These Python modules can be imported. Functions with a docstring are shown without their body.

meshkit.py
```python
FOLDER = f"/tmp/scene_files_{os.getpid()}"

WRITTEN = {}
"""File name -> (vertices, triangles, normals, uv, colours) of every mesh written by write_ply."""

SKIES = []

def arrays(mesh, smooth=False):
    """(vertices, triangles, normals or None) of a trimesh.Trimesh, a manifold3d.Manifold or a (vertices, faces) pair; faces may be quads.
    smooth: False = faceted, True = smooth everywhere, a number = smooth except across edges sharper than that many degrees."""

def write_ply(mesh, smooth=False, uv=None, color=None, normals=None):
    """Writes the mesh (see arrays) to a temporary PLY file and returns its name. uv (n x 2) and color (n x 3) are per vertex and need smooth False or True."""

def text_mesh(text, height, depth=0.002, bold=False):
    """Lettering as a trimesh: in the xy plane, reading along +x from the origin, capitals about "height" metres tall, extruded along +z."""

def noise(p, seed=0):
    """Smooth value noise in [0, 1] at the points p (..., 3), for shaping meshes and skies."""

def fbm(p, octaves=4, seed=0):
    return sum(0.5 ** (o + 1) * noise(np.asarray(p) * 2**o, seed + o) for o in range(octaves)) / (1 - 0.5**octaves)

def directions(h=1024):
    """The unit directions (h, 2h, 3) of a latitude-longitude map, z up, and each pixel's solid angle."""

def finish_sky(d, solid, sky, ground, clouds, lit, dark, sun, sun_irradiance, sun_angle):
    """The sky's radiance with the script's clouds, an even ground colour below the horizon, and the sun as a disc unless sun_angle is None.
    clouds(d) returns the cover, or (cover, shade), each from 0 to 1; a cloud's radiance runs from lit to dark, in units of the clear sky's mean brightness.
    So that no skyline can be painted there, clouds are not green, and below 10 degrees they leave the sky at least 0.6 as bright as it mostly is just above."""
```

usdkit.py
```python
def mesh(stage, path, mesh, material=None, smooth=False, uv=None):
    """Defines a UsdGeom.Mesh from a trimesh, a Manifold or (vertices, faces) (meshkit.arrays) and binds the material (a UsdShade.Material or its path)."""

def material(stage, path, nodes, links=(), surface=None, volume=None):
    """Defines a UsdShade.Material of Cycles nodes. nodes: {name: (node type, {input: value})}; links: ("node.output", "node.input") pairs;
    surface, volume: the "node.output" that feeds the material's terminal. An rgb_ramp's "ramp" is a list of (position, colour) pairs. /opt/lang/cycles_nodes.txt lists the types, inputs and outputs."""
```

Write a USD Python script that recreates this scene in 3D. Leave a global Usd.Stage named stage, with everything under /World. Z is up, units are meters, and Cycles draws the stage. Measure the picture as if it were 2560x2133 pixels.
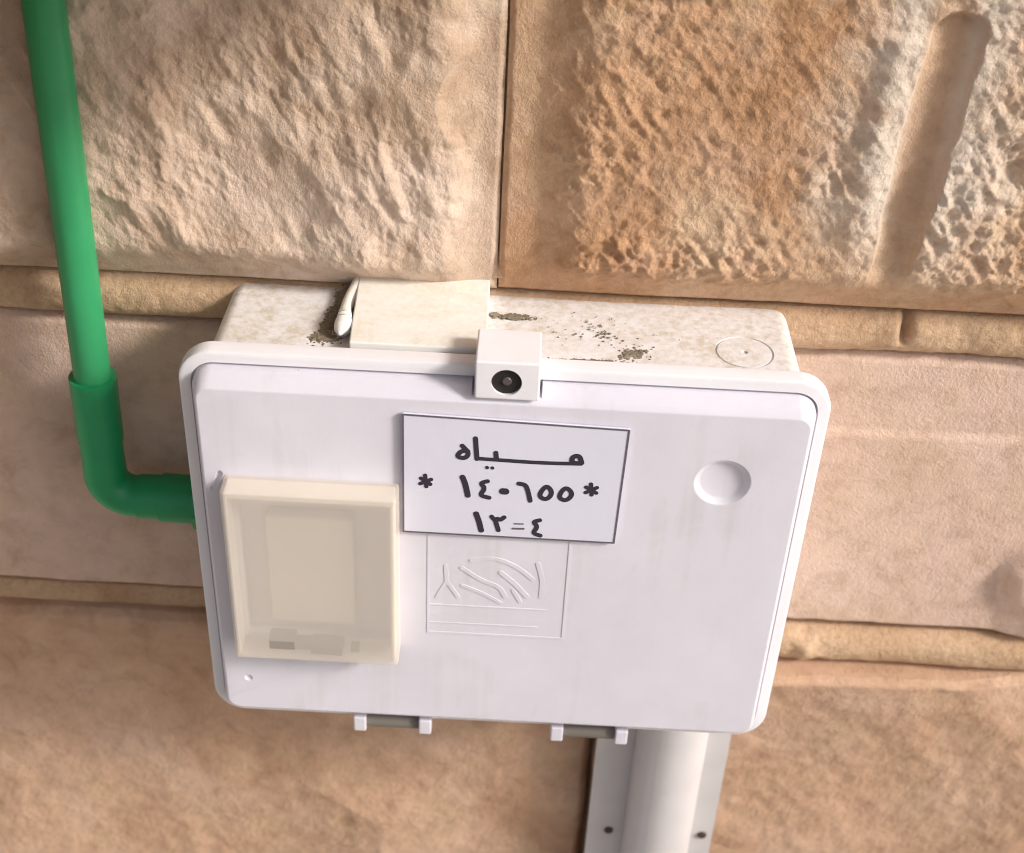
import math, numpy as np, trimesh, usdkit, meshkit
from pxr import Usd, UsdGeom, UsdLux, UsdShade, Gf, Sdf
import manifold3d as m3
from shapely.geometry import LineString, Polygon, box as sbox
from shapely.ops import unary_union

stage = Usd.Stage.CreateInMemory()
UsdGeom.SetStageUpAxis(stage, UsdGeom.Tokens.z)
UsdGeom.SetStageMetersPerUnit(stage, 1.0)
W = stage.DefinePrim('/World', 'Xform'); stage.SetDefaultPrim(W)
stage.DefinePrim('/World/Looks', 'Scope')
rng = np.random.default_rng(11)

# ---------------------------------------------------------------- camera (looking down at the box, wall is the plane y = 0)
cam = UsdGeom.Camera.Define(stage, '/World/camera')
fwd = np.array([-0.00251652, 0.80564891, -0.59238796]); up = np.array([-0.05235163, 0.59147136, 0.80462472])
right = np.cross(fwd, up)
pos = np.array([0.00795199, -0.81555262, 0.63896969])
cam.AddTransformOp().Set(Gf.Matrix4d(*right, 0, *up, 0, *(-fwd), 0, *pos, 1))
cam.CreateHorizontalApertureAttr(36.0); cam.CreateVerticalApertureAttr(36.0 * 853 / 1024)
cam.CreateFocalLengthAttr(36.0 * 1.39749)
cam.CreateClippingRangeAttr(Gf.Vec2f(0.01, 100))
cam.CreateFStopAttr(6.3); cam.CreateFocusDistanceAttr(0.90)
EXPOSURE = 0.14
cam.CreateExposureAttr(EXPOSURE)

# ---------------------------------------------------------------- sky and sun (sun to the right, a little in front of the wall)
sd = np.array([1.0, -0.40, 0.68]); sd /= np.linalg.norm(sd)
elev = math.asin(sd[2]); rot = math.atan2(sd[0], sd[1])
skym = usdkit.material(stage, '/World/Looks/sky_light', {
    'sky': ('sky_texture', {'sky_type': 'single_scattering', 'sun_disc': False, 'sun_elevation': elev, 'sun_rotation': rot,
                            'aerosol_density': 3.0}),
    'soft': ('hsv', {'saturation': 0.45}),
    'bg': ('background_shader', {'strength': 0.135})},
    [('sky.color', 'soft.color'), ('soft.color', 'bg.color')], surface='bg.background')
dome = UsdLux.DomeLight.Define(stage, '/World/sky')
UsdShade.MaterialBindingAPI.Apply(dome.GetPrim()).Bind(skym)
dome.GetPrim().SetCustomDataByKey('kind', 'structure')
sun = UsdLux.DistantLight.Define(stage, '/World/sun')
sun.CreateNormalizeAttr(True) if hasattr(sun, 'CreateNormalizeAttr') else None
sun.CreateIntensityAttr(0.84); sun.CreateAngleAttr(10.0); sun.CreateColorAttr(Gf.Vec3f(1.0, 0.955, 0.90))
zax = sd; xax = np.cross([0, 0, 1], zax); xax /= np.linalg.norm(xax); yax = np.cross(zax, xax)
sun.AddTransformOp().Set(Gf.Matrix4d(*xax, 0, *yax, 0, *zax, 0, 0, 0, 0, 1))

# ---------------------------------------------------------------- helpers
_names = {}
def path_for(parent, name):
    base = (parent or '/World') + '/' + name
    k = _names.get(base, -1) + 1; _names[base] = k
    return base if k == 0 else '%s_%03d' % (base, k)
def tag(prim, label=None, cat=None, group=None, kind=None):
    for k, v in (('label', label), ('category', cat), ('group', group), ('kind', kind)):
        if v: prim.SetCustomDataByKey(k, v)
def thing(name, label, cat, loc=(0, 0, 0)):
    p = path_for(None, name); x = UsdGeom.Xform.Define(stage, p)
    ORIGIN[p] = np.array(loc, float); x.AddTranslateOp().Set(Gf.Vec3d(*map(float, loc)))
    tag(x.GetPrim(), label, cat); return p
ORIGIN = {}
def obj(name, mesh, mat, parent=None, smooth=30, label=None, **kw):
    """defines one Mesh prim; geometry is given in world coordinates and moved into its thing's frame"""
    p = path_for(parent, name)
    o = ORIGIN.get('/'.join((parent or '').split('/')[:3]), np.zeros(3))
    v, f, _ = meshkit.arrays(mesh)
    pr = usdkit.mesh(stage, p, (v - o, f), mat, smooth=smooth).GetPrim()
    tag(pr, label, **kw); return p

def tm(v, f):
    m = trimesh.Trimesh(np.asarray(v, float), np.asarray(f), process=False)
    if m.volume < 0: m.invert()
    return m
def ring_rect(hx, hz, r, n=6, cx=0.0, cz=0.0):
    out = []
    for k, (sx, sz) in enumerate(((1, 1), (-1, 1), (-1, -1), (1, -1))):
        for a in np.linspace(0, math.pi / 2, n + 1):
            t = a + k * math.pi / 2
            out.append((cx + sx * (hx - r) + r * math.cos(t), cz + sz * (hz - r) + r * math.sin(t)))
    return np.array(out)
def loft(rings):
    """rings: list of (outline n x 2 in xz, y)"""
    n = len(rings[0][0]); v, f = [], []
    for o, y in rings:
        v += [(p[0], y, p[1]) for p in o]
    for k in range(len(rings) - 1):
        for i in range(n):
            a, b, c, d = k * n + i, k * n + (i + 1) % n, (k + 1) * n + (i + 1) % n, (k + 1) * n + i
            f += [(a, b, c), (a, c, d)]
    for k, flip in ((0, True), (len(rings) - 1, False)):
        o, y = rings[k]; c = len(v); v.append((o[:, 0].mean(), y, o[:, 1].mean()))
        for i in range(n):
            a, b = k * n + i, k * n + (i + 1) % n
            f.append((c, b, a) if flip else (c, a, b))
    return tm(v, f)
def man(t):
    return m3.Manifold(m3.Mesh(np.asarray(t.vertices, np.float32), np.asarray(t.faces, np.uint32)))
def bxm(x0, x1, y0, y1, z0, z1):
    return m3.Manifold.cube([x1 - x0, y1 - y0, z1 - z0]).translate([x0, y0, z0])
def rbox(x0, x1, y0, y1, z0, z1, r=0.001, n=10):
    s = m3.Manifold.sphere(r, n); pts = []
    for x in (x0 + r, x1 - r):
        for y in (y0 + r, y1 - r):
            for z in (z0 + r, z1 - r):
                pts.append(s.translate([x, y, z]))
    return m3.Manifold.batch_hull(pts)
def cyl(a, b, r0, r1=None, n=32):
    a, b = np.array(a, float), np.array(b, float); d = b - a; h = np.linalg.norm(d); d /= h
    t = trimesh.creation.cylinder(1.0, height=1.0, sections=n)
    v = t.vertices.copy(); rr = np.where(v[:, 2] > 0, r0 if r1 is None else r1, r0)
    v[:, 0] *= rr; v[:, 1] *= rr; v[:, 2] = (v[:, 2] + 0.5) * h
    M = trimesh.geometry.align_vectors([0, 0, 1], d)[:3, :3]
    return tm(v @ M.T + a, t.faces)
def tube(path, radii, n=28, cap=True):
    P = np.array(path, float); T = np.gradient(P, axis=0); T /= np.linalg.norm(T, axis=1)[:, None]
    ref = np.array([0, 1.0, 0]); v, f = [], []
    radii = np.broadcast_to(radii, len(P))
    for p, t, r in zip(P, T, radii):
        a = np.cross(t, ref); a /= np.linalg.norm(a); b = np.cross(t, a)
        for k in range(n):
            th = 2 * math.pi * k / n
            v.append(p + r * (math.cos(th) * a + math.sin(th) * b))
    for i in range(len(P) - 1):
        for k in range(n):
            a0, b0 = i * n + k, i * n + (k + 1) % n
            f += [(a0, b0, b0 + n), (a0, b0 + n, a0 + n)]
    for i, fl in ((0, True), (len(P) - 1, False)):
        c = len(v); v.append(P[i])
        for k in range(n):
            a0, b0 = i * n + k, i * n + (k + 1) % n
            f.append((c, b0, a0) if fl else (c, a0, b0))
    return tm(v, f)
def flat(shape, y0, depth):
    """extrude a shapely shape given in (x, z) from y0 towards the viewer"""
    out = []
    for g in getattr(shape, 'geoms', [shape]):
        t = trimesh.creation.extrude_polygon(g, depth, engine='earcut')
        v = np.c_[t.vertices[:, 0], y0 - t.vertices[:, 2], t.vertices[:, 1]]
        out.append(tm(v, t.faces))
    return trimesh.util.concatenate(out)
def chaikin(p, n=2):
    p = np.array(p, float)
    closed = len(p) > 3 and np.allclose(p[0], p[-1])
    for _ in range(n):
        if len(p) < 3: return p
        q = np.empty((2 * (len(p) - 1), 2)); q[0::2] = 0.75 * p[:-1] + 0.25 * p[1:]; q[1::2] = 0.25 * p[:-1] + 0.75 * p[1:]
        p = np.r_[q, q[:1]] if closed else np.r_[p[:1], q[1:-1], p[-1:]]
    return p
def stroke(pts, w):
    return LineString(chaikin(pts)).buffer(w / 2, quad_segs=6)
def sstep(a, b, x):
    t = np.clip((x - a) / (b - a), 0, 1); return t * t * (3 - 2 * t)
def P3(x, z, w=0.0): return np.stack([x, z, np.full_like(x, w)], -1)
def fb(x, z, s, o=4, seed=0): return meshkit.fbm(P3(x * s + 37.1, z * s + 11.7, 3.3 + seed), o, seed) - 0.5
def ridged(x, z, s, o=3, seed=0):
    h, a = 0, 1.0
    for k in range(o):
        h = h + a * (1 - 2 * np.abs(meshkit.noise(P3(x * s * 2 ** k + 5.3, z * s * 2 ** k + 9.1, 1.7 + seed), seed + k) - 0.5) * 2 * 0.5)
        a *= 0.5
    return h / (2 - 0.5 ** (o - 1))

# ---------------------------------------------------------------- materials
def L(n): return '/World/Looks/' + n
def srgb(r, g, b):
    return tuple(((c / 255) / 12.92 if c <= 10 else ((c / 255 + 0.055) / 1.055) ** 2.4) for c in (r, g, b))
def stone_mat(name, dark, mid, pale, spot, big=7.0, fine=70.0, rough=0.9, seed=0.0, bruise=None):
    xn, xl, last = {}, [], 'm1.color'
    if bruise:   # stone crushed and whitened beside the drill hole
        xn = {'bx': ('separate_xyz', {}), 'bd': ('math', {'math_type': 'subtract', 'value2': bruise[0]}), 'ba': ('math', {'math_type': 'absolute'}),
              'bn': ('noise_texture', {'scale': 28.0, 'detail': 5.0, 'roughness': 0.7}), 'bk': ('math', {'math_type': 'multiply_add', 'value2': 0.10, 'value3': -0.05}),
              'bs': ('math', {'math_type': 'add'}), 'bm': ('map_range', {'from_min': bruise[1], 'from_max': bruise[2], 'to_min': 0.8, 'to_max': 0.0, 'clamp': True}),
              'bz': ('map_range', {'from_min': 0.17, 'from_max': 0.24, 'to_min': 0.0, 'to_max': 1.0, 'clamp': True}), 'bf': ('math', {'math_type': 'multiply'}), 'bg': ('math', {'math_type': 'multiply'}),
              'bi': ('map_range', {'from_min': 0.008, 'from_max': 0.017, 'to_min': 0.25, 'to_max': 1.0, 'clamp': True}),
              'bmix': ('mix', {'mix_type': 'mix', 'color2': (0.62, 0.54, 0.46)})}
        xl = [('geo.position', 'bx.vector'), ('geo.position', 'bn.vector'), ('bx.x', 'bd.value1'), ('bd.value', 'ba.value1'), ('bn.fac', 'bk.value1'),
              ('ba.value', 'bs.value1'), ('bk.value', 'bs.value2'), ('bs.value', 'bm.value'), ('bx.z', 'bz.value'), ('ba.value', 'bi.value'), ('bm.result', 'bg.value1'), ('bi.result', 'bg.value2'), ('bg.value', 'bf.value1'), ('bz.result', 'bf.value2'),
              ('bf.value', 'bmix.fac'), ('m1.color', 'bmix.color1')]
        last = 'bmix.color'
    return usdkit.material(stage, L(name), {**xn,
        'geo': ('geometry', {}),
        'mp': ('mapping', {'location': (seed, seed * 0.7, -seed)}),
        'n1': ('noise_texture', {'scale': big, 'detail': 5.0, 'roughness': 0.6, 'distortion': 0.6}),
        'n2': ('noise_texture', {'scale': fine, 'detail': 6.0, 'roughness': 0.7, 'distortion': 0.4}),
        'n3': ('noise_texture', {'scale': big * 3.1, 'detail': 4.0, 'roughness': 0.55}),
        'n4': ('noise_texture', {'scale': 600.0, 'detail': 3.0, 'roughness': 0.7}),
        'r1': ('rgb_ramp', {'ramp': [(0.30, dark), (0.47, mid), (0.66, pale)]}),
        'r2': ('rgb_ramp', {'ramp': [(0.32, (0.80, 0.75, 0.70)), (0.50, (1, 1, 1)), (0.70, (1.12, 1.11, 1.10))]}),
        'r3': ('rgb_ramp', {'ramp': [(0.50, (0, 0, 0)), (0.66, (1, 1, 1))]}),
        'm1': ('mix', {'mix_type': 'multiply', 'fac': 0.85}),
        'm2': ('mix', {'mix_type': 'mix', 'color2': spot}),
        'k': ('math', {'math_type': 'multiply', 'value2': 0.55}),
        'bp': ('bump', {'strength': 0.6, 'distance': 0.0012}), 'bp2': ('bump', {'strength': 0.55, 'distance': 0.004}),
        'n5': ('noise_texture', {'scale': 230.0, 'detail': 5.0, 'roughness': 0.75}),
        'p': ('principled_bsdf', {'roughness': rough, 'specular_ior_level': 0.25})},
        [('geo.position', 'mp.vector'), ('mp.vector', 'n1.vector'), ('mp.vector', 'n2.vector'), ('mp.vector', 'n3.vector'), ('mp.vector', 'n4.vector'),
         ('n1.fac', 'r1.fac'), ('n2.fac', 'r2.fac'), ('n3.fac', 'r3.fac'), ('r3.color', 'k.value1'),
         ('r1.color', 'm2.color1'), ('k.value', 'm2.fac'),
         ('m2.color', 'm1.color1'), ('r2.color', 'm1.color2'), (last, 'p.base_color'),
         ('n4.fac', 'bp.height'), ('mp.vector', 'n5.vector'), ('n5.fac', 'bp2.height'), ('bp.normal', 'bp2.normal'), ('bp2.normal', 'p.normal')] + xl, surface='p.BSDF')
M_A1 = stone_mat('pale_stone', (0.45, 0.315, 0.215), (0.535, 0.39, 0.29), (0.64, 0.50, 0.405), (0.67, 0.54, 0.44), 6.0, 60.0, seed=2.0)
M_A2 = stone_mat('golden_stone', (0.41, 0.225, 0.115), (0.50, 0.30, 0.175), (0.60, 0.42, 0.28), (0.53, 0.33, 0.225), 8.0, 90.0, seed=5.0, bruise=(0.2425, 0.026, 0.07))
M_B = stone_mat('smooth_stone', (0.59, 0.41, 0.32), (0.63, 0.45, 0.355), (0.68, 0.50, 0.41), (0.63, 0.455, 0.325), 9.0, 40.0, seed=8.0)
M_C = stone_mat('brown_stone', (0.47, 0.285, 0.18), (0.52, 0.33, 0.22), (0.58, 0.39, 0.28), (0.54, 0.365, 0.23), 7.0, 45.0, seed=12.0)
M_mortar = stone_mat('tan_mortar', (0.42, 0.265, 0.155), (0.49, 0.325, 0.20), (0.56, 0.39, 0.255), (0.49, 0.33, 0.21), 14.0, 240.0, seed=4.0)
M_ground = stone_mat('dusty_ground', (0.18, 0.14, 0.10), (0.24, 0.19, 0.145), (0.30, 0.25, 0.20), (0.22, 0.18, 0.13), 2.0, 30.0, seed=3.0)
M_bed = stone_mat('dark_mortar', (0.22, 0.15, 0.10), (0.30, 0.20, 0.14), (0.36, 0.26, 0.18), (0.30, 0.2, 0.12), 14.0, 90.0, seed=6.0)

def plastic(name, col, rough=0.38, var=0.06, dust=None, streak=False):
    nodes = {'geo': ('geometry', {}),
             'n': ('noise_texture', {'scale': 14.0, 'detail': 5.0, 'roughness': 0.6}),
             'r': ('rgb_ramp', {'ramp': [(0.3, tuple(c * (1 - var) for c in col)), (0.7, tuple(min(1, c * (1 + var * 0.5)) for c in col))]}),
             'nf': ('noise_texture', {'scale': 450.0, 'detail': 2.0}),
             'b': ('bump', {'strength': 0.12, 'distance': 0.0004}),
             'rr': ('map_range', {'from_min': 0.3, 'from_max': 0.7, 'to_min': rough - 0.06, 'to_max': rough + 0.10}),
             'p': ('principled_bsdf', {'specular_ior_level': 0.45})}
    links = [('geo.position', 'n.vector'), ('geo.position', 'nf.vector'), ('n.fac', 'r.fac'), ('nf.fac', 'b.height'), ('b.normal', 'p.normal'),
             ('n.fac', 'rr.value'), ('rr.result', 'p.roughness')]
    src = 'r.color'
    if dust:   # settled dust on upward faces, broken up by noise
        nodes.update({'sx': ('separate_xyz', {}), 'up': ('map_range', {'from_min': 0.55, 'from_max': 0.95, 'to_min': 0.0, 'to_max': 1.0, 'clamp': True}),
                      'd1': ('noise_texture', {'scale': 26.0, 'detail': 7.0, 'roughness': 0.68, 'distortion': 0.8}),
                      'd2': ('noise_texture', {'scale': 190.0, 'detail': 4.0, 'roughness': 0.75}),
                      'dm': ('math', {'math_type': 'multiply'}),
                      'dr': ('rgb_ramp', {'ramp': [(0.16, (0, 0, 0)), (0.25, (0.35,) * 3), (0.36, (0.9,) * 3)]}),
                      'dd': ('math', {'math_type': 'multiply'}),
                      'mx': ('mix', {'mix_type': 'mix', 'color2': dust})})
        links += [('geo.normal', 'sx.vector'), ('sx.z', 'up.value'), ('geo.position', 'd1.vector'), ('geo.position', 'd2.vector'),
                  ('d1.fac', 'dm.value1'), ('d2.fac', 'dm.value2'), ('dm.value', 'dr.fac'), ('dr.color', 'dd.value1'), ('up.result', 'dd.value2'),
                  ('dd.value', 'mx.fac'), ('r.color', 'mx.color1')]
        src = 'mx.color'
    if streak:   # faint rain streaks and a few scuffs
        nodes.update({'sm': ('mapping', {'scale': (60.0, 60.0, 3.0)}), 'sn': ('noise_texture', {'scale': 1.0, 'detail': 4.0, 'roughness': 0.6}),
                      's2': ('noise_texture', {'scale': 9.0, 'detail': 5.0, 'roughness': 0.65, 'distortion': 1.0}), 'sp': ('math', {'math_type': 'multiply'}),
                      'sr': ('rgb_ramp', {'ramp': [(0.28, (1, 1, 1)), (0.42, (0.90, 0.875, 0.83))]}), 'sx2': ('mix', {'mix_type': 'multiply', 'fac': 0.8})})
        links += [('geo.position', 'sm.vector'), ('sm.vector', 'sn.vector'), ('geo.position', 's2.vector'), ('sn.fac', 'sp.value1'), ('s2.fac', 'sp.value2'), ('sp.value', 'sr.fac'),
                  (src, 'sx2.color1'), ('sr.color', 'sx2.color2')]
        src = 'sx2.color'
    links.append((src, 'p.base_color'))
    return usdkit.material(stage, L(name), nodes, links, surface='p.BSDF')
M_white = plastic('white_plastic', (0.64, 0.615, 0.675), 0.36, streak=True)
M_rim = plastic('bright_white_plastic', (0.74, 0.72, 0.745), 0.36)
M_body = plastic('dusty_white_plastic', (0.74, 0.72, 0.73), 0.45, dust=(0.52, 0.45, 0.36))
M_cover = plastic('chalky_white_plastic', (0.76, 0.74, 0.70), 0.5, dust=(0.66, 0.60, 0.50))
M_cream = plastic('cream_plastic', (0.74, 0.70, 0.65), 0.35)
M_green = plastic('green_pipe_plastic', (0.030, 0.275, 0.105), 0.40, var=0.15)
M_green2 = plastic('green_fitting_plastic', (0.012, 0.27, 0.10), 0.38, var=0.15)
M_pcover = plastic('white_painted_metal', (0.54, 0.51, 0.51), 0.42, var=0.1)
M_sign = plastic('sign_white', (0.63, 0.62, 0.70), 0.3, var=0.02)
M_ink = plastic('black_ink', (0.025, 0.02, 0.035), 0.5)
M_inkgrey = plastic('grey_ink', (0.11, 0.10, 0.12), 0.5)
M_black = plastic('black_rubber', (0.012, 0.010, 0.010), 0.5)
M_hole = plastic('dark_screw', (0.05, 0.03, 0.022), 0.6)
M_pin = plastic('grey_pin', (0.16, 0.14, 0.12), 0.5)
M_meter = plastic('dull_meter_face', (0.50, 0.46, 0.42), 0.4)
M_brass = plastic('dull_brass', (0.07, 0.05, 0.035), 0.45)
M_grit = stone_mat('grit', (0.15, 0.125, 0.085), (0.22, 0.18, 0.13), (0.32, 0.27, 0.20), (0.24, 0.20, 0.14), 60.0, 300.0)
M_steel = usdkit.material(stage, L('lock_steel'), {'p': ('principled_bsdf', {'base_color': (0.13, 0.11, 0.11), 'metallic': 0.6, 'roughness': 0.5})}, [], surface='p.BSDF')
# yellowed, cloudy see-through plastic of the viewing window
M_pane = usdkit.material(stage, L('yellowed_clear_plastic'), {
    'd': ('diffuse_bsdf', {'color': (0.77, 0.705, 0.64)}),
    'tl': ('translucent_bsdf', {'color': (0.82, 0.75, 0.68)}),
    'tr': ('transparent_bsdf', {'color': (0.97, 0.96, 0.94)}),
    'g': ('glossy_bsdf', {'color': (1, 1, 1), 'roughness': 0.16}),
    'm0': ('mix_closure', {'fac': 0.3}), 'm1': ('mix_closure', {'fac': 0.66}), 'm2': ('mix_closure', {'fac': 0.04})},
    [('d.BSDF', 'm0.closure1'), ('tl.BSDF', 'm0.closure2'), ('m0.closure', 'm1.closure1'), ('tr.BSDF', 'm1.closure2'),
     ('m1.closure', 'm2.closure1'), ('g.BSDF', 'm2.closure2')], surface='m2.closure')

# ---------------------------------------------------------------- the stone wall
wall = thing('stone_wall', 'stone masonry wall of rough and smooth blocks with raised tan mortar joints', 'wall')
def stone(x0, x1, z0, z1, hf, mat, step=0.0014, back=0.09, label=None, edge=0.006, wob=0.0022, seed=0, drop=0.007):
    nx, nz = max(8, int((x1 - x0) / step)), max(8, int((z1 - z0) / step))
    X, Z = np.meshgrid(np.linspace(x0, x1, nx), np.linspace(z0, z1, nz), indexing='ij')
    ed = np.minimum(np.minimum(X - x0, x1 - X), np.minimum(Z - z0, z1 - Z))
    H = hf(X, Z)
    H = H - drop * (1 - sstep(0, edge, ed + 0.002 * fb(X, Z, 60, 3, seed)))
    # uneven edges in plan
    fade = 1 - sstep(0, 0.03, ed)
    Xw = X + fade * wob * 2 * fb(X, Z, 22, 4, seed + 5); Zw = Z + fade * wob * 2 * fb(X, Z, 22, 4, seed + 9)
    v = np.c_[Xw.ravel(), -H.ravel(), Zw.ravel()]
    idx = np.arange(nx * nz).reshape(nx, nz)
    a, b, c, d = idx[:-1, :-1].ravel(), idx[1:, :-1].ravel(), idx[1:, 1:].ravel(), idx[:-1, 1:].ravel()
    f = np.r_[np.c_[a, b, c], np.c_[a, c, d]]
    loop = np.r_[idx[:, 0], idx[-1, 1:], idx[-2::-1, -1], idx[0, -2:0:-1]]
    n0 = len(v); bv = v[loop].copy(); bv[:, 1] = back
    nl = len(loop); j = np.arange(nl); k = (j + 1) % nl
    f = np.r_[f, np.c_[loop[j], n0 + j, n0 + k], np.c_[loop[j], n0 + k, loop[k]]]
    v = np.r_[v, bv, [[(x0 + x1) / 2, back, (z0 + z1) / 2]]]
    f = np.r_[f, np.c_[n0 + j, np.full(nl, len(v) - 1), n0 + k]]
    return obj('stone', tm(v, f), mat, wall, smooth=50, label=label)
def scallops(X, Z, pts, k, warp=0.012, ws=14, seed=0):
    """broken face: overlapping shallow scallops that meet in ridges"""
    Xw = X + warp * 2 * fb(X, Z, ws, 3, seed); Zw = Z + warp * 2 * fb(X, Z, ws, 3, seed + 3)
    best = None
    for (px, pz, c, tx, tz, kk) in pts:
        q = c + tx * (Xw - px) + tz * (Zw - pz) + k * kk * ((Xw - px) ** 2 + (Zw - pz) ** 2)
        best = q if best is None else np.minimum(best, q)
    return best
def rand_pts(x0, x1, z0, z1, n, c=0.004, tilt=0.12, seed=1):
    r = np.random.default_rng(seed)
    return [(r.uniform(x0, x1), r.uniform(z0, z1), r.uniform(-c, c), r.uniform(-tilt, tilt), r.uniform(-tilt, tilt), r.uniform(0.6, 1.5)) for _ in range(n)]

SA0, SA1 = 0.1525, 0.398            # rough course
pA1 = rand_pts(-0.36, -0.03, SA0, SA1, 20, 0.004, 0.20, 3)
RIDGES = [([(-0.0305, 0.3278), (-0.0426, 0.3079), (-0.0493, 0.2933), (-0.0454, 0.2784), (-0.0323, 0.2511), (-0.0327, 0.2279)], 0.006, 0.03), ([(-0.084, 0.2687), (-0.0798, 0.2497), (-0.0705, 0.2238)], 0.006, 0.025), ([(-0.0899, 0.3405), (-0.0791, 0.3119)], 0.004, 0.02), ([(-0.0258, 0.2891), (-0.0272, 0.2623)], 0.004, 0.015)]
def scarp(X, Z, line, dep, run):
    """a broken flake edge: the stone drops by dep to the right of the line and climbs back over run to its left"""
    P = np.array(line)[::-1] if line[0][1] > line[-1][1] else np.array(line)
    xl = np.interp(Z, P[:, 1], P[:, 0]) + 0.006 * fb(X, Z, 45, 3, 77)
    d = X - xl + 0.004 * fb(X, Z, 110, 3, 79)
    inz = sstep(P[0, 1] - 0.012, P[0, 1] + 0.008, Z) * (1 - sstep(P[-1, 1] - 0.008, P[-1, 1] + 0.012, Z))
    return inz * dep * np.where(d < 0, np.exp(d / run), np.maximum(1 - d / 0.006, 0))
pA1b = rand_pts(-0.36, -0.03, SA0, SA1, 150, 0.0022, 0.35, 17)
def hA1(X, Z):
    boss = 0.016 * sstep(-0.008, -0.055, X)
    low = sstep(SA0 + 0.002, SA0 + 0.034, Z + 0.014 * fb(X, Z, 20, 3, 27))
    s = 0.55 * scallops(X, Z, pA1, 3.0, 0.020, 22, 4)
    msk = 0.35 + 0.65 * sstep(-0.12, 0.10, fb(X, Z, 14, 3, 29))
    U, V = X + 0.45 * (Z - 0.27), 0.27 + 0.55 * (Z - 0.27) - 0.2 * (X + 0.19)
    rough = msk * 0.62 * scallops(U, V, pA1b, 15.0, 0.013, 38, 14) + 0.008 * fb(X, Z, 18, 5, 21) + 0.0085 * msk * fb(U, V, 130, 4, 23)
    for line, dep, run in RIDGES: rough = rough + scarp(X, Z, line, dep, run)
    w = sstep(0.004, 0.035, -X - 0.008 + 0.012 * fb(X, Z, 18, 3, 8))
    return 0.003 + 0.007 * low + (boss + 0.8 * (s + rough)) * (0.12 + 0.88 * w) * (0.15 + 0.85 * low)
stone(-0.40, -0.0092, SA0, SA1, hA1, M_A1, step=0.0009, seed=1, drop=0.0025, edge=0.004, wob=0.0008, label='pale grey pink rough stone left of the upright joint')
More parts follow.
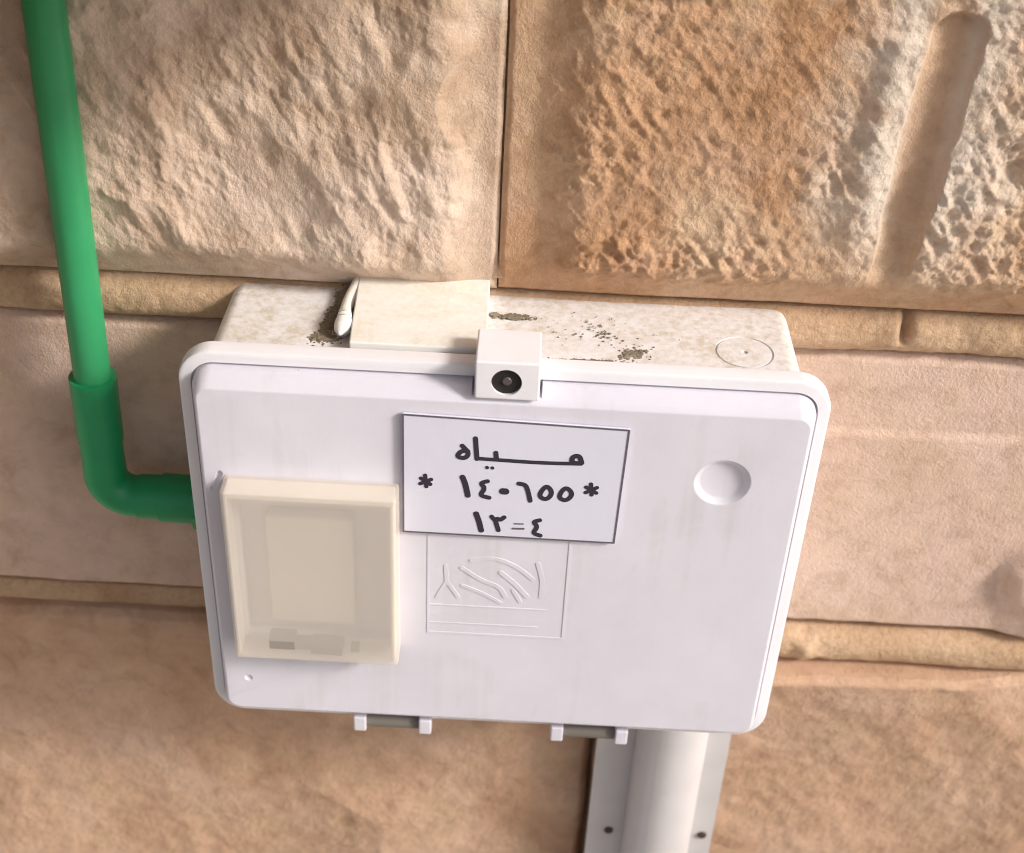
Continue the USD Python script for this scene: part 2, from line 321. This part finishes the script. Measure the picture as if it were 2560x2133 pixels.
def hA2(X, Z):
    w = sstep(0.012, 0.050, X + 0.020 * fb(X, Z, 20, 3, 31)) * sstep(SA0 + 0.006, SA0 + 0.040, Z + 0.016 * fb(X, Z, 24, 3, 33))
    # pick marks: short slanting strokes
    u, t = X * 0.80 + Z * 0.60, -X * 0.60 + Z * 0.80
    pick = ridged(u * 0.6, t * 1.5, 70, 3, 41) - 0.6
    pick2 = ridged(u * 1.3, t * 0.7, 95, 2, 45) - 0.6
    rough = 0.0050 * pick + 0.0052 * pick2 + 0.009 * fb(X, Z, 18, 4, 47) + 0.0065 * fb(X, Z, 150, 3, 48)
    rough = rough * (0.45 + 0.75 * sstep(-0.15, 0.12, fb(X, Z, 13, 3, 49)))
    h = 0.003 + 0.008 * sstep(SA0, SA0 + 0.03, Z) + 0.011 * w + rough * (0.10 + 0.90 * w)
    # the half round of an old drill hole
    cx = 0.2425 + 0.006 * (Z - 0.26) / 0.1; R = 0.0165
    dx = (X - cx) + 0.0055 * fb(X, Z, 45, 4, 52)
    rr = R * (0.72 + 0.28 * sstep(0.17, 0.30, Z))
    bowl = np.sqrt(np.maximum(rr ** 2 - dx ** 2, 0)) * 0.55
    fadez = sstep(0.172, 0.20, Z + 0.02 * fb(X, Z, 30, 3, 54)) * (1 - sstep(0.0, 0.006, Z - 0.342 - np.sqrt(np.maximum(rr ** 2 - dx ** 2, 0)) * 0.8))
    lip = 0.006 * np.exp(-((dx + rr + 0.014) / 0.012) ** 2) * sstep(0.19, 0.24, Z)
    inside = (1 - sstep(rr - 0.0015, rr + 0.0005, np.abs(dx))) * fadez
    smoothh = 0.0215 - bowl + 0.003 * fb(X, Z, 60, 4, 53)
    h = h + lip * fadez
    return h * (1 - inside) + inside * smoothh
stone(-0.0080, 0.52, SA0 + 0.0005, SA1, hA2, M_A2, step=0.0009, seed=2, drop=0.0025, edge=0.004, wob=0.0008, label='golden brown pitted stone with a drill hole groove')
pB = rand_pts(0.36, 0.6, -0.13, 0.115, 8, 0.004, 0.2, 9)
def hBl(X, Z): return 0.0015 + 0.003 * fb(X, Z, 9, 4, 61) + 0.001 * fb(X, Z, 80, 3, 62)
def hBr(X, Z):
    w = sstep(0.375, 0.40, X + 0.03 * fb(X, Z, 14, 3, 66)) * sstep(-0.03, -0.07, Z + 0.01 * fb(X, Z, 20, 2, 64))
    step_ = -0.003 * sstep(0.047, 0.054, Z)
    return 0.002 + step_ + 0.003 * fb(X, Z, 10, 4, 63) + 0.001 * fb(X, Z, 70, 3, 65) + w * (0.010 + 0.02 * fb(X, Z, 24, 4, 67))
SB0, SB1 = -0.135, 0.115
stone(-0.60, 0.012, SB0, SB1, hBl, M_B, step=0.003, seed=3, label='smooth stone in the shade left of the meter box')
stone(0.016, 0.56, SB0, SB1, hBr, M_B, step=0.002, seed=4, label='smooth pale pink stone right of the meter box')
SC0, SC1 = -0.500, -0.173
def hC(seed, amp=1.0):
    pts = rand_pts(-0.6, 0.6, SC0, SC1, 26, 0.003, 0.08, seed)
    def h(X, Z):
        return 0.002 + amp * (0.6 * scallops(X, Z, pts, 1.0, 0.02, 10, seed) + 0.009 * fb(X, Z, 13, 5, seed + 1) + 0.004 * fb(X, Z, 80, 3, seed + 2))
    return h
stone(-0.62, 0.0845, SC0, -0.157, hC(71, 0.8), M_C, step=0.0018, seed=5, label='brown rough stone below the meter box, left of the pipe cover')
stone(0.0895, 0.60, SC0, SC1, hC(81, 0.9), M_C, step=0.0018, seed=6, label='pinkish brown rough stone right of the pipe cover')
# the wall goes on around the picture
def hX(seed): return lambda X, Z: 0.010 + 0.02 * fb(X, Z, 12, 5, seed) + 0.008 * fb(X, Z, 50, 3, seed + 1)
for k, (x0, x1, z0, z1, m) in enumerate([(-0.90, -0.404, SA0, SA1, M_A1), (0.524, 0.95, SA0, SA1, M_A2), (-0.95, -0.604, SB0, SB1, M_B), (0.564, 0.95, SB0, SB1, M_B),
                                         (-0.95, -0.624, SC0, SC1, M_C), (0.604, 0.95, SC0, SC1, M_C), (0.069, 0.34, 0.432, 0.66, M_A2), (0.344, 0.95, 0.432, 0.66, M_A1),
                                         (-0.95, -0.30, -0.72, -0.534, M_B), (-0.296, 0.25, -0.72, -0.534, M_C), (0.254, 0.95, -0.72, -0.534, M_B)]):
    stone(x0, x1, z0, z1, hX(100 + 3 * k), m, step=0.005, seed=20 + k)
# a block of the course above stands well out of the wall and shades the corner below it
stone(-0.95, 0.065, 0.433, 0.466, hX(160), M_C, step=0.005, seed=41)
stone(-0.95, 0.065, 0.469, 0.66, lambda X, Z: 0.340 + 0.012 * fb(X, Z, 12, 4, 140), M_bed, step=0.005, seed=40)

obj('joint_filler', bxm(-0.0120, -0.0050, -0.0045, 0.02, SA0 + 0.010, SA1), M_mortar, wall)
stone(-0.95, -0.338, 0.215, 0.466, lambda X, Z: 0.300 + 0.012 * fb(X, Z, 12, 4, 170), M_bed, step=0.006, seed=42)
def bead(z0, z1, x0, x1, hgt, seed, parent=wall, flatn=2.2, messy=None):
    nx, nz = int((x1 - x0) / 0.0014), 36
    X, T = np.meshgrid(np.linspace(x0, x1, nx), np.linspace(-1, 1, nz), indexing='ij')
    zc, hw = (z0 + z1) / 2, (z1 - z0) / 2
    Zc = zc + 0.0022 * fb(X, X * 0, 7, 3, seed) * 2
    Wd = hw * (1.03 + 0.16 * fb(X, X * 0 + 4, 16, 3, seed + 2))
    Z = Zc + T * Wd
    H = -0.005 + (hgt + 0.005) * (1 - np.abs(T) ** flatn) ** 0.6 + 0.0020 * fb(X, Z, 40, 4, seed + 4) + 0.0022 * fb(X, Z, 160, 3, seed + 7) + 0.002 * fb(X, Z, 12, 2, seed + 5)
    if messy is not None: H = H + messy(X, Z)
    v = np.c_[X.ravel(), -H.ravel(), Z.ravel()]
    idx = np.arange(nx * nz).reshape(nx, nz)
    a, b, c, d = idx[:-1, :-1].ravel(), idx[1:, :-1].ravel(), idx[1:, 1:].ravel(), idx[:-1, 1:].ravel()
    f = np.r_[np.c_[a, b, c], np.c_[a, c, d]]
    loop = np.r_[idx[:, 0], idx[-1, 1:], idx[-2::-1, -1], idx[0, -2:0:-1]]
    n0 = len(v); bv = v[loop].copy(); bv[:, 1] = 0.05; nl = len(loop); j = np.arange(nl); k = (j + 1) % nl
    f = np.r_[f, np.c_[loop[j], n0 + j, n0 + k], np.c_[loop[j], n0 + k, loop[k]]]
    return obj('mortar_joint', tm(np.r_[v, bv], f), M_mortar, parent, smooth=60)
bead(0.1165, 0.1500, -0.95, 0.95, 0.010, 201, messy=lambda X, Z: sstep(0.20, 0.24, X) * (0.016 * fb(X, Z, 26, 5, 301) - 0.003) - 0.011 * np.exp(-((X - 0.263) / 0.0035) ** 2) * sstep(0.125, 0.135, Z))
bead(-0.1715, -0.1375, 0.0860, 0.95, 0.012, 211, messy=lambda X, Z: 0.014 * np.exp(-((X - 0.247) / 0.018) ** 2) * fb(X, Z, 70, 4, 303) + 0.004 * fb(X, Z, 30, 4, 304))
bead(-0.1565, -0.1360, -0.95, 0.0840, -0.001, 215)
bead(-0.533, -0.5015, -0.95, 0.95, 0.012, 221)
bead(0.400, 0.431, -0.95, 0.95, 0.010, 231)
obj('mortar_bed', bxm(-0.95, 0.95, 0.012, 0.11, -0.72, 0.66), M_bed, wall)

# ---------------------------------------------------------------- pale dusty ground at the foot of the wall
gs = stage.GetPrimAtPath(obj('ground', m3.Manifold.cube([14, 9, 0.2]).translate([-7, -8.9, -0.92]), M_ground, None, smooth=False))
tag(gs, 'pale dusty ground at the foot of the wall', None, kind='structure')

# ---------------------------------------------------------------- the meter box
D = 0.09955
mbox = thing('meter_box', 'white plastic water meter box mounted on the stone wall', 'meter box', (0, 0, -0.157))
pocket = bxm(-0.167, -0.071, -0.2, -0.105, -0.064, 0.066)
body = man(loft([(ring_rect(0.1835, 0.1475, 0.009), 0.006), (ring_rect(0.1845, 0.1487, 0.010), -0.05), (ring_rect(0.1855, 0.1492, 0.011), -0.091)]))
ko = m3.Manifold.cylinder(0.01, 0.0186, 0.0186, 64) - m3.Manifold.cylinder(0.01, 0.0172, 0.0172, 64)
kod = m3.Manifold.cylinder(0.01, 0.0022, 0.0022, 16)
body = body - (ko + kod).translate([0.1495, -0.057, 0.1476]) - pocket
obj('body', body, M_body, mbox)
fo = loft([(ring_rect(0.1975, 0.1545, 0.020, 10), -0.0868), (ring_rect(0.1995, 0.1565, 0.0215, 10), -0.0875), (ring_rect(0.2, 0.157, 0.022, 10), -0.0890),
           (ring_rect(0.2, 0.157, 0.022, 10), -0.0976), (ring_rect(0.1993, 0.1563, 0.0215, 10), -0.0992), (ring_rect(0.1975, 0.1545, 0.020, 10), -0.1000)])
fi = loft([(ring_rect(0.1917, 0.1487, 0.015, 10), -0.0962), (ring_rect(0.1927, 0.1497, 0.016, 10), -0.102)])
flange = man(fo) - man(fi) - pocket - bxm(-0.17, 0.17, -0.0935, -0.07, -0.135, 0.135)
obj('flange', flange, M_rim, mbox, smooth=40)
lid = man(loft([(ring_rect(0.1905, 0.1474, 0.013, 8), -0.0938), (ring_rect(0.1905, 0.1474, 0.013, 8), -0.1040), (ring_rect(0.1899, 0.1462, 0.0125, 8), -0.1064),
                (ring_rect(0.1884, 0.1418, 0.010, 8), -0.1112), (ring_rect(0.1872, 0.1393, 0.009, 8), -0.1130), (ring_rect(0.1858, 0.1380, 0.008, 8), -0.1136)]))
cone = m3.Manifold.revolve(m3.CrossSection([[(0, -0.01), (0.0182, -0.01), (0.0182, 0.0), (0.0172, 0.0006), (0.0150, 0.0026), (0.0130, 0.0034), (0.006, 0.0038), (0, 0.0039)]]), 96)
lid = lid - pocket - cone.rotate([-90, 0, 0]).translate([0.1385, -0.1136, 0.0875])
lid = lid - bxm(-0.0195, 0.023, -0.2, -0.09, 0.1425, 0.16)
lid = lid - m3.Manifold.sphere(0.004, 32).translate([-0.1706, -0.1162, -0.1085])
# moulded hinge slot left of the window
slot = m3.Manifold.batch_hull([m3.Manifold.sphere(0.0022, 12).translate([x, -0.114, z]) for x, z in ((-0.1815, 0.062), (-0.1765, 0.0745))])
lid = lid - slot
lidp = obj('lid', lid, M_white, mbox, smooth=35)
# embossed emblem field on the lid
em = [sbox(-0.0452, -0.0550, -0.0438, 0.0330), sbox(0.0466, -0.0550, 0.0480, 0.0330), sbox(-0.0440, -0.0550, 0.0470, -0.0535), sbox(-0.0440, -0.0290, 0.0350, -0.0280), sbox(-0.0440, -0.0452, 0.030, -0.0444)]
for s, w in (([(-0.0224, 0.0055), (-0.0096, -0.0046), (0.0032, -0.0096), (0.0067, -0.018)], 0.0030), ([(0.0034, 0.0031), (0.0125, -0.0055), (0.0212, -0.0169)], 0.0034),
             ([(-0.0163, 0.0126), (-0.0009, 0.0162), (0.0151, 0.0082), (0.0243, -0.0013)], 0.0030), ([(-0.0331, 0.0064), (-0.0323, -0.007)], 0.0026), ([(-0.0323, -0.007), (-0.0385, -0.0212)], 0.0026),
             ([(-0.0323, -0.007), (-0.0245, -0.0202)], 0.0026), ([(0.0274, 0.0124), (0.0313, -0.0025), (0.0307, -0.0163)], 0.0030), ([(-0.022, -0.010), (-0.008, -0.016), (0.004, -0.024)], 0.0026),
             ([(0.012, -0.012), (0.017, -0.022)], 0.0026)):
    em.append(stroke(s, w))
obj('emblem', flat(unary_union(em), -0.1134, 0.0005), M_white, lidp, smooth=20)
# latch with its key hole
latch = rbox(-0.0178, 0.0212, -0.1150, -0.0780, 0.1432, 0.1700, 0.0014, 12)
keyhole = m3.Manifold.cylinder(0.03, 0.0092, 0.0092, 48).rotate([90, 0, 0]).translate([0.0012, -0.1015, 0.1558])
lt = obj('latch', latch - keyhole, M_rim, mbox)
obj('lock_barrel', trimesh.util.concatenate([cyl((0.0012, -0.1012, 0.1558), (0.0012, -0.1132, 0.1558), 0.00905)]), M_black, lt)
obj('lock_core', cyl((0.0014, -0.1130, 0.1558), (0.0014, -0.1141, 0.1558), 0.0030, 0.0024), M_steel, lt)
# flat cover piece on the top with a rolled left edge
cp = m3.Manifold.batch_hull([m3.Manifold.sphere(0.0012, 10).translate([x, y, z]) for x, y, zt in ((-0.0985, 0.001, 0.1592), (-0.0150, 0.001, 0.1592), (-0.0135, -0.0815, 0.1568), (-0.0955, -0.0815, 0.1568)) for z in (0.1500, zt)])
cv = obj('cover_piece', cp, M_cover, mbox)
tp = [(-0.1003 - 0.0045 * t + 0.0012 * math.sin(9 * t), 0.001 - 0.071 * t, 0.1550 + 0.0014 * math.sin(9 * t + 1)) for t in np.linspace(0, 1, 18)]
obj('rolled_edge', tube(tp, [(0.0030 + 0.0016 * (0.5 + 0.5 * math.sin(11 * t + 4.5)) + 0.0012 * t) * math.sqrt(max(0.02, 1 - max(0, (t - 0.88) / 0.12) ** 2)) for t in np.linspace(0, 1, 18)], 14), M_cover, cv)
# hinges under the bottom edge
for hx0, hx1 in ((-0.0985, -0.0420), (0.0450, 0.1010)):
    hp = obj('hinge', cyl((hx0 + 0.008, -0.100, -0.1590), (hx1 - 0.008, -0.100, -0.1590), 0.0058, n=20), M_pin, mbox, label='grey hinge pin between two white lugs under the lid')
    for ex in (hx0, hx1 - 0.009):
        obj('lug', rbox(ex, ex + 0.009, -0.1085, -0.0935, -0.1640, -0.1500, 0.0012), M_white, hp)
# viewing window: a raised cover of yellowed clear plastic
wo = rbox(-0.1735, -0.0632, -0.1322, -0.1130, -0.0705, 0.0745, 0.0022, 12)
wi = bxm(-0.1713, -0.0654, -0.1312, -0.10, -0.0683, 0.0723)
shell = wo - wi
topcap = bxm(-0.18, -0.06, -0.2, -0.1, 0.0690, 0.08)
win = obj('viewing_window', shell, M_pane, mbox)
rim = (rbox(-0.1713, -0.0654, -0.1296, -0.1141, 0.0668, 0.0718, 0.001) + rbox(-0.0680, -0.0656, -0.1300, -0.1141, -0.0680, 0.0666, 0.001) + rbox(-0.1711, -0.1698, -0.1300, -0.1141, -0.0680, 0.0666, 0.0006))
obj('window_rim', rim, M_cream, win)
# meter seen dimly behind the cover
obj('meter_face', rbox(-0.1500, -0.0930, -0.1180, -0.1060, -0.0480, 0.0440, 0.002), M_meter, win)
ft = trimesh.util.concatenate([cyl((-0.1500, -0.1250, -0.0570), (-0.133, -0.1250, -0.0570), 0.0072, n=6), cyl((-0.133, -0.1250, -0.0590), (-0.112, -0.1250, -0.0600), 0.0050, n=16), cyl((-0.1220, -0.1250, -0.0600), (-0.101, -0.1250, -0.0610), 0.0070, n=6),
                               cyl((-0.0955, -0.1250, -0.0610), (-0.090, -0.1250, -0.0610), 0.0040, n=12)])
obj('meter_coupling', ft, M_brass, win)

# name plate
sy0 = -0.1146
plc = np.array([(-0.0613, 0.1302), (0.0777, 0.1270), (0.0757, 0.0352), (-0.0614, 0.0358)])
pl = Polygon(plc)
np_ = obj('name_plate', flat(pl.buffer(-0.001).buffer(0.001), sy0, 0.0014), M_sign, mbox, label='white plate with black lettering and a thin dark border')
yt = sy0 - 0.0014 + 0.0001
bd = pl.buffer(-0.0002).difference(pl.buffer(-0.0014))
obj('plate_border', flat(bd, yt, 0.0003), M_inkgrey, np_)
S = {'meem': [(0.0494, 0.0991), (0.0436, 0.0992), (0.044, 0.1043), (0.0483, 0.105), (0.0498, 0.0996)], 'kash': [(0.0494, 0.0988), (0.0239, 0.0979), (-0.0016, 0.0985), (-0.0148, 0.0988)],
     'alif': [(-0.0161, 0.1142), (-0.0148, 0.0985)], 'tooth': [(-0.0033, 0.1039), (-0.0027, 0.0989)], 'd': [(-0.0084, 0.0922), (-0.0083, 0.0920)], 'd2': [(-0.0051, 0.0921), (-0.005, 0.0919)],
     'heh': [(-0.0241, 0.108), (-0.0196, 0.1028), (-0.0221, 0.0981), (-0.0276, 0.0995), (-0.0244, 0.1043), (-0.0207, 0.1041)],
     '1': [(-0.0234, 0.0835), (-0.0215, 0.078), (-0.0198, 0.0691)], '4': [(-0.0078, 0.0813), (-0.0122, 0.0796), (-0.009, 0.0755), (-0.0124, 0.0696), (-0.0064, 0.0681)], '0': [(0.0022, 0.0739), (0.0037, 0.0738)],
     '6': [(0.0119, 0.0807), (0.016, 0.0801), (0.0177, 0.0759), (0.0196, 0.0674)], '5': [(0.0297, 0.0805), (0.0335, 0.0746), (0.0299, 0.0686), (0.025, 0.0711), (0.0265, 0.0765), (0.0297, 0.0805)],
     '5b': [(0.0419, 0.0799), (0.0463, 0.0745), (0.0422, 0.0685), (0.0374, 0.071), (0.0388, 0.0764), (0.0419, 0.0799)],
     'a1': [(0.0568, 0.0833), (0.0578, 0.0748)], 'a2': [(0.054, 0.0764), (0.0607, 0.0807)], 'a3': [(0.054, 0.0807), (0.0606, 0.0764)],
     'b1': [(-0.0468, 0.0834), (-0.046, 0.0745)], 'b2': [(-0.0498, 0.0766), (-0.0431, 0.0803)], 'b3': [(-0.0494, 0.0809), (-0.0435, 0.0765)],
     'l1': [(-0.0142, 0.0545), (-0.0123, 0.0487), (-0.0106, 0.0409)], 'l3': [(-0.0042, 0.0527), (-0.0023, 0.0499), (-0.0004, 0.0515), (0.0012, 0.0501), (0.0037, 0.0527)], 'l3s': [(-0.0021, 0.0509), (0.0004, 0.0417)],
     'l4': [(0.0264, 0.0518), (0.0223, 0.0503), (0.0255, 0.0464), (0.0224, 0.0407), (0.0274, 0.039)]}
wd = {'kash': 0.0026, 'meem': 0.0032, 'alif': 0.0030, 'a1': 0.0026, 'a2': 0.0026, 'a3': 0.0026, 'b1': 0.0026, 'b2': 0.0026, 'b3': 0.0026, '0': 0.0048, 'd': 0.0022, 'd2': 0.0022, '1': 0.0036, 'l1': 0.0036}
obj('lettering', flat(unary_union([stroke(v, 1.04 * wd.get(k, 0.0030)) for k, v in S.items()]), yt, 0.0003), M_ink, np_, smooth=20)
obj('faint_dash', flat(unary_union([stroke([(0.0095, 0.0437), (0.0165, 0.0440)], 0.0014), stroke([(0.0105, 0.0478), (0.0160, 0.0480)], 0.0010)]), yt, 0.0003), M_inkgrey, np_, smooth=20)

# ---------------------------------------------------------------- green water pipe
gp = thing('green_pipe', 'green plastic water pipe with elbow running into the left side of the meter box', 'pipe', (-0.28, 0, 0.01))
yp = -0.034
top, bot, el = np.array([-0.2660, yp, 0.50]), np.array([-0.2765, yp, 0.085]), np.array([-0.2800, yp, -0.0110])
obj('pipe_length', tube([top + (bot - top) * t for t in np.linspace(0, 1, 12)], 0.0122, 32), M_green, gp)
arc = [np.array([-0.2766, yp, 0.086]), np.array([-0.2780, yp, 0.020])]
for a in np.linspace(0, math.pi / 2, 10):
    c = np.array([-0.2592, yp, 0.0050]); arc.append(c + 0.0190 * np.array([-math.cos(a), 0, -math.sin(a)]))
arc += [np.array([-0.236, yp, -0.0140])]
ob = obj('elbow', tube(arc, [0.0146, 0.0146] + [0.0150] * 10 + [0.0150], 32), M_green2, gp, smooth=50)
obj('elbow_collar', cyl((-0.2764, yp, 0.0880), (-0.2775, yp, 0.0360), 0.0156), M_green2, ob)
obj('elbow_collar', cyl((-0.2560, yp, -0.0140), (-0.236, yp, -0.0140), 0.0160), M_green2, ob)
obj('union_nut', trimesh.util.concatenate([cyl((-0.240, yp, -0.0140), (-0.205, yp, -0.0150), 0.0175, n=24), cyl((-0.216, yp, -0.0150), (-0.186, yp, -0.0155), 0.0210, n=8)]), M_green2, gp, smooth=40)

# ---------------------------------------------------------------- white pipe cover under the box
pc = thing('pipe_cover', 'white half round metal pipe cover with flat screw wings below the meter box', 'pipe cover', (0.146, 0, -0.70))
prof = []
x0, x1, xa, xb, yb, th = 0.0875, 0.1950, 0.1195, 0.1745, -0.025, 0.0022
outer = [(x0, yb), (xa, yb)] + [((xa + xb) / 2 - (xb - xa) / 2 * math.cos(a), yb - 0.003 - 0.024 * math.sin(a)) for a in np.linspace(0.06, math.pi - 0.06, 72)] + [(xb, yb), (x1, yb)]
line = LineString(outer).buffer(th / 2, cap_style=2, join_style=1)
t = trimesh.creation.extrude_polygon(line, 0.60, engine='earcut')
cvr = man(tm(np.c_[t.vertices[:, 0], t.vertices[:, 1], t.vertices[:, 2] - 0.72], t.faces))
pcb = obj('cover', cvr, M_pcover, pc, smooth=35)
for x, z in ((0.1060, -0.366), (0.1862, -0.366), (0.1060, -0.60), (0.1862, -0.60)):
    obj('screw', cyl((x, yb - 0.0008, z), (x, yb - 0.0026, z), 0.0042, 0.0036, n=18), M_hole, pc)

# ---------------------------------------------------------------- grit that has washed into the corners of the box top
gr = []
def patch(x, y, rx, ry, n, ang, seed, size=1.0):
    r = np.random.default_rng(seed)
    for _ in range(2 * n):
        a, q = r.uniform(0, 2 * math.pi), abs(r.normal(0, 0.55))
        u, w = rx * q * math.cos(a), ry * q * math.sin(a)
        px, py = x + u * math.cos(ang) - w * math.sin(ang), y + u * math.sin(ang) + w * math.cos(ang)
        s = size * r.uniform(0.0003, 0.0012) * max(0.4, 1.15 - 0.5 * q)
        ic = trimesh.creation.icosphere(1, 1.0)
        vv = ic.vertices * (1 + r.uniform(-0.25, 0.25, (len(ic.vertices), 1))) * [s * r.uniform(1, 2), s * r.uniform(1, 2), s * 0.55]
        gr.append(tm(vv + [px, py, 0.1491], ic.faces))
patch(-0.112, -0.040, 0.034, 0.0055, 330, 1.40, 1); patch(-0.114, -0.066, 0.010, 0.006, 150, 0.1, 2); patch(-0.108, -0.014, 0.006, 0.010, 120, 0, 3)
patch(0.004, -0.030, 0.012, 0.0035, 110, 0.05, 4); patch(-0.009, -0.028, 0.004, 0.003, 30, 0, 5)
patch(0.052, -0.078, 0.024, 0.0032, 170, 0.03, 6); patch(0.080, -0.066, 0.012, 0.007, 90, 0.5, 7); patch(0.06, -0.045, 0.055, 0.03, 45, 0, 8, 0.5)
g = obj('grit', trimesh.util.concatenate(gr), M_grit, None, smooth=True)
tag(stage.GetPrimAtPath(g), 'dark grit and dust gathered on top of the meter box', 'grit', kind='stuff')
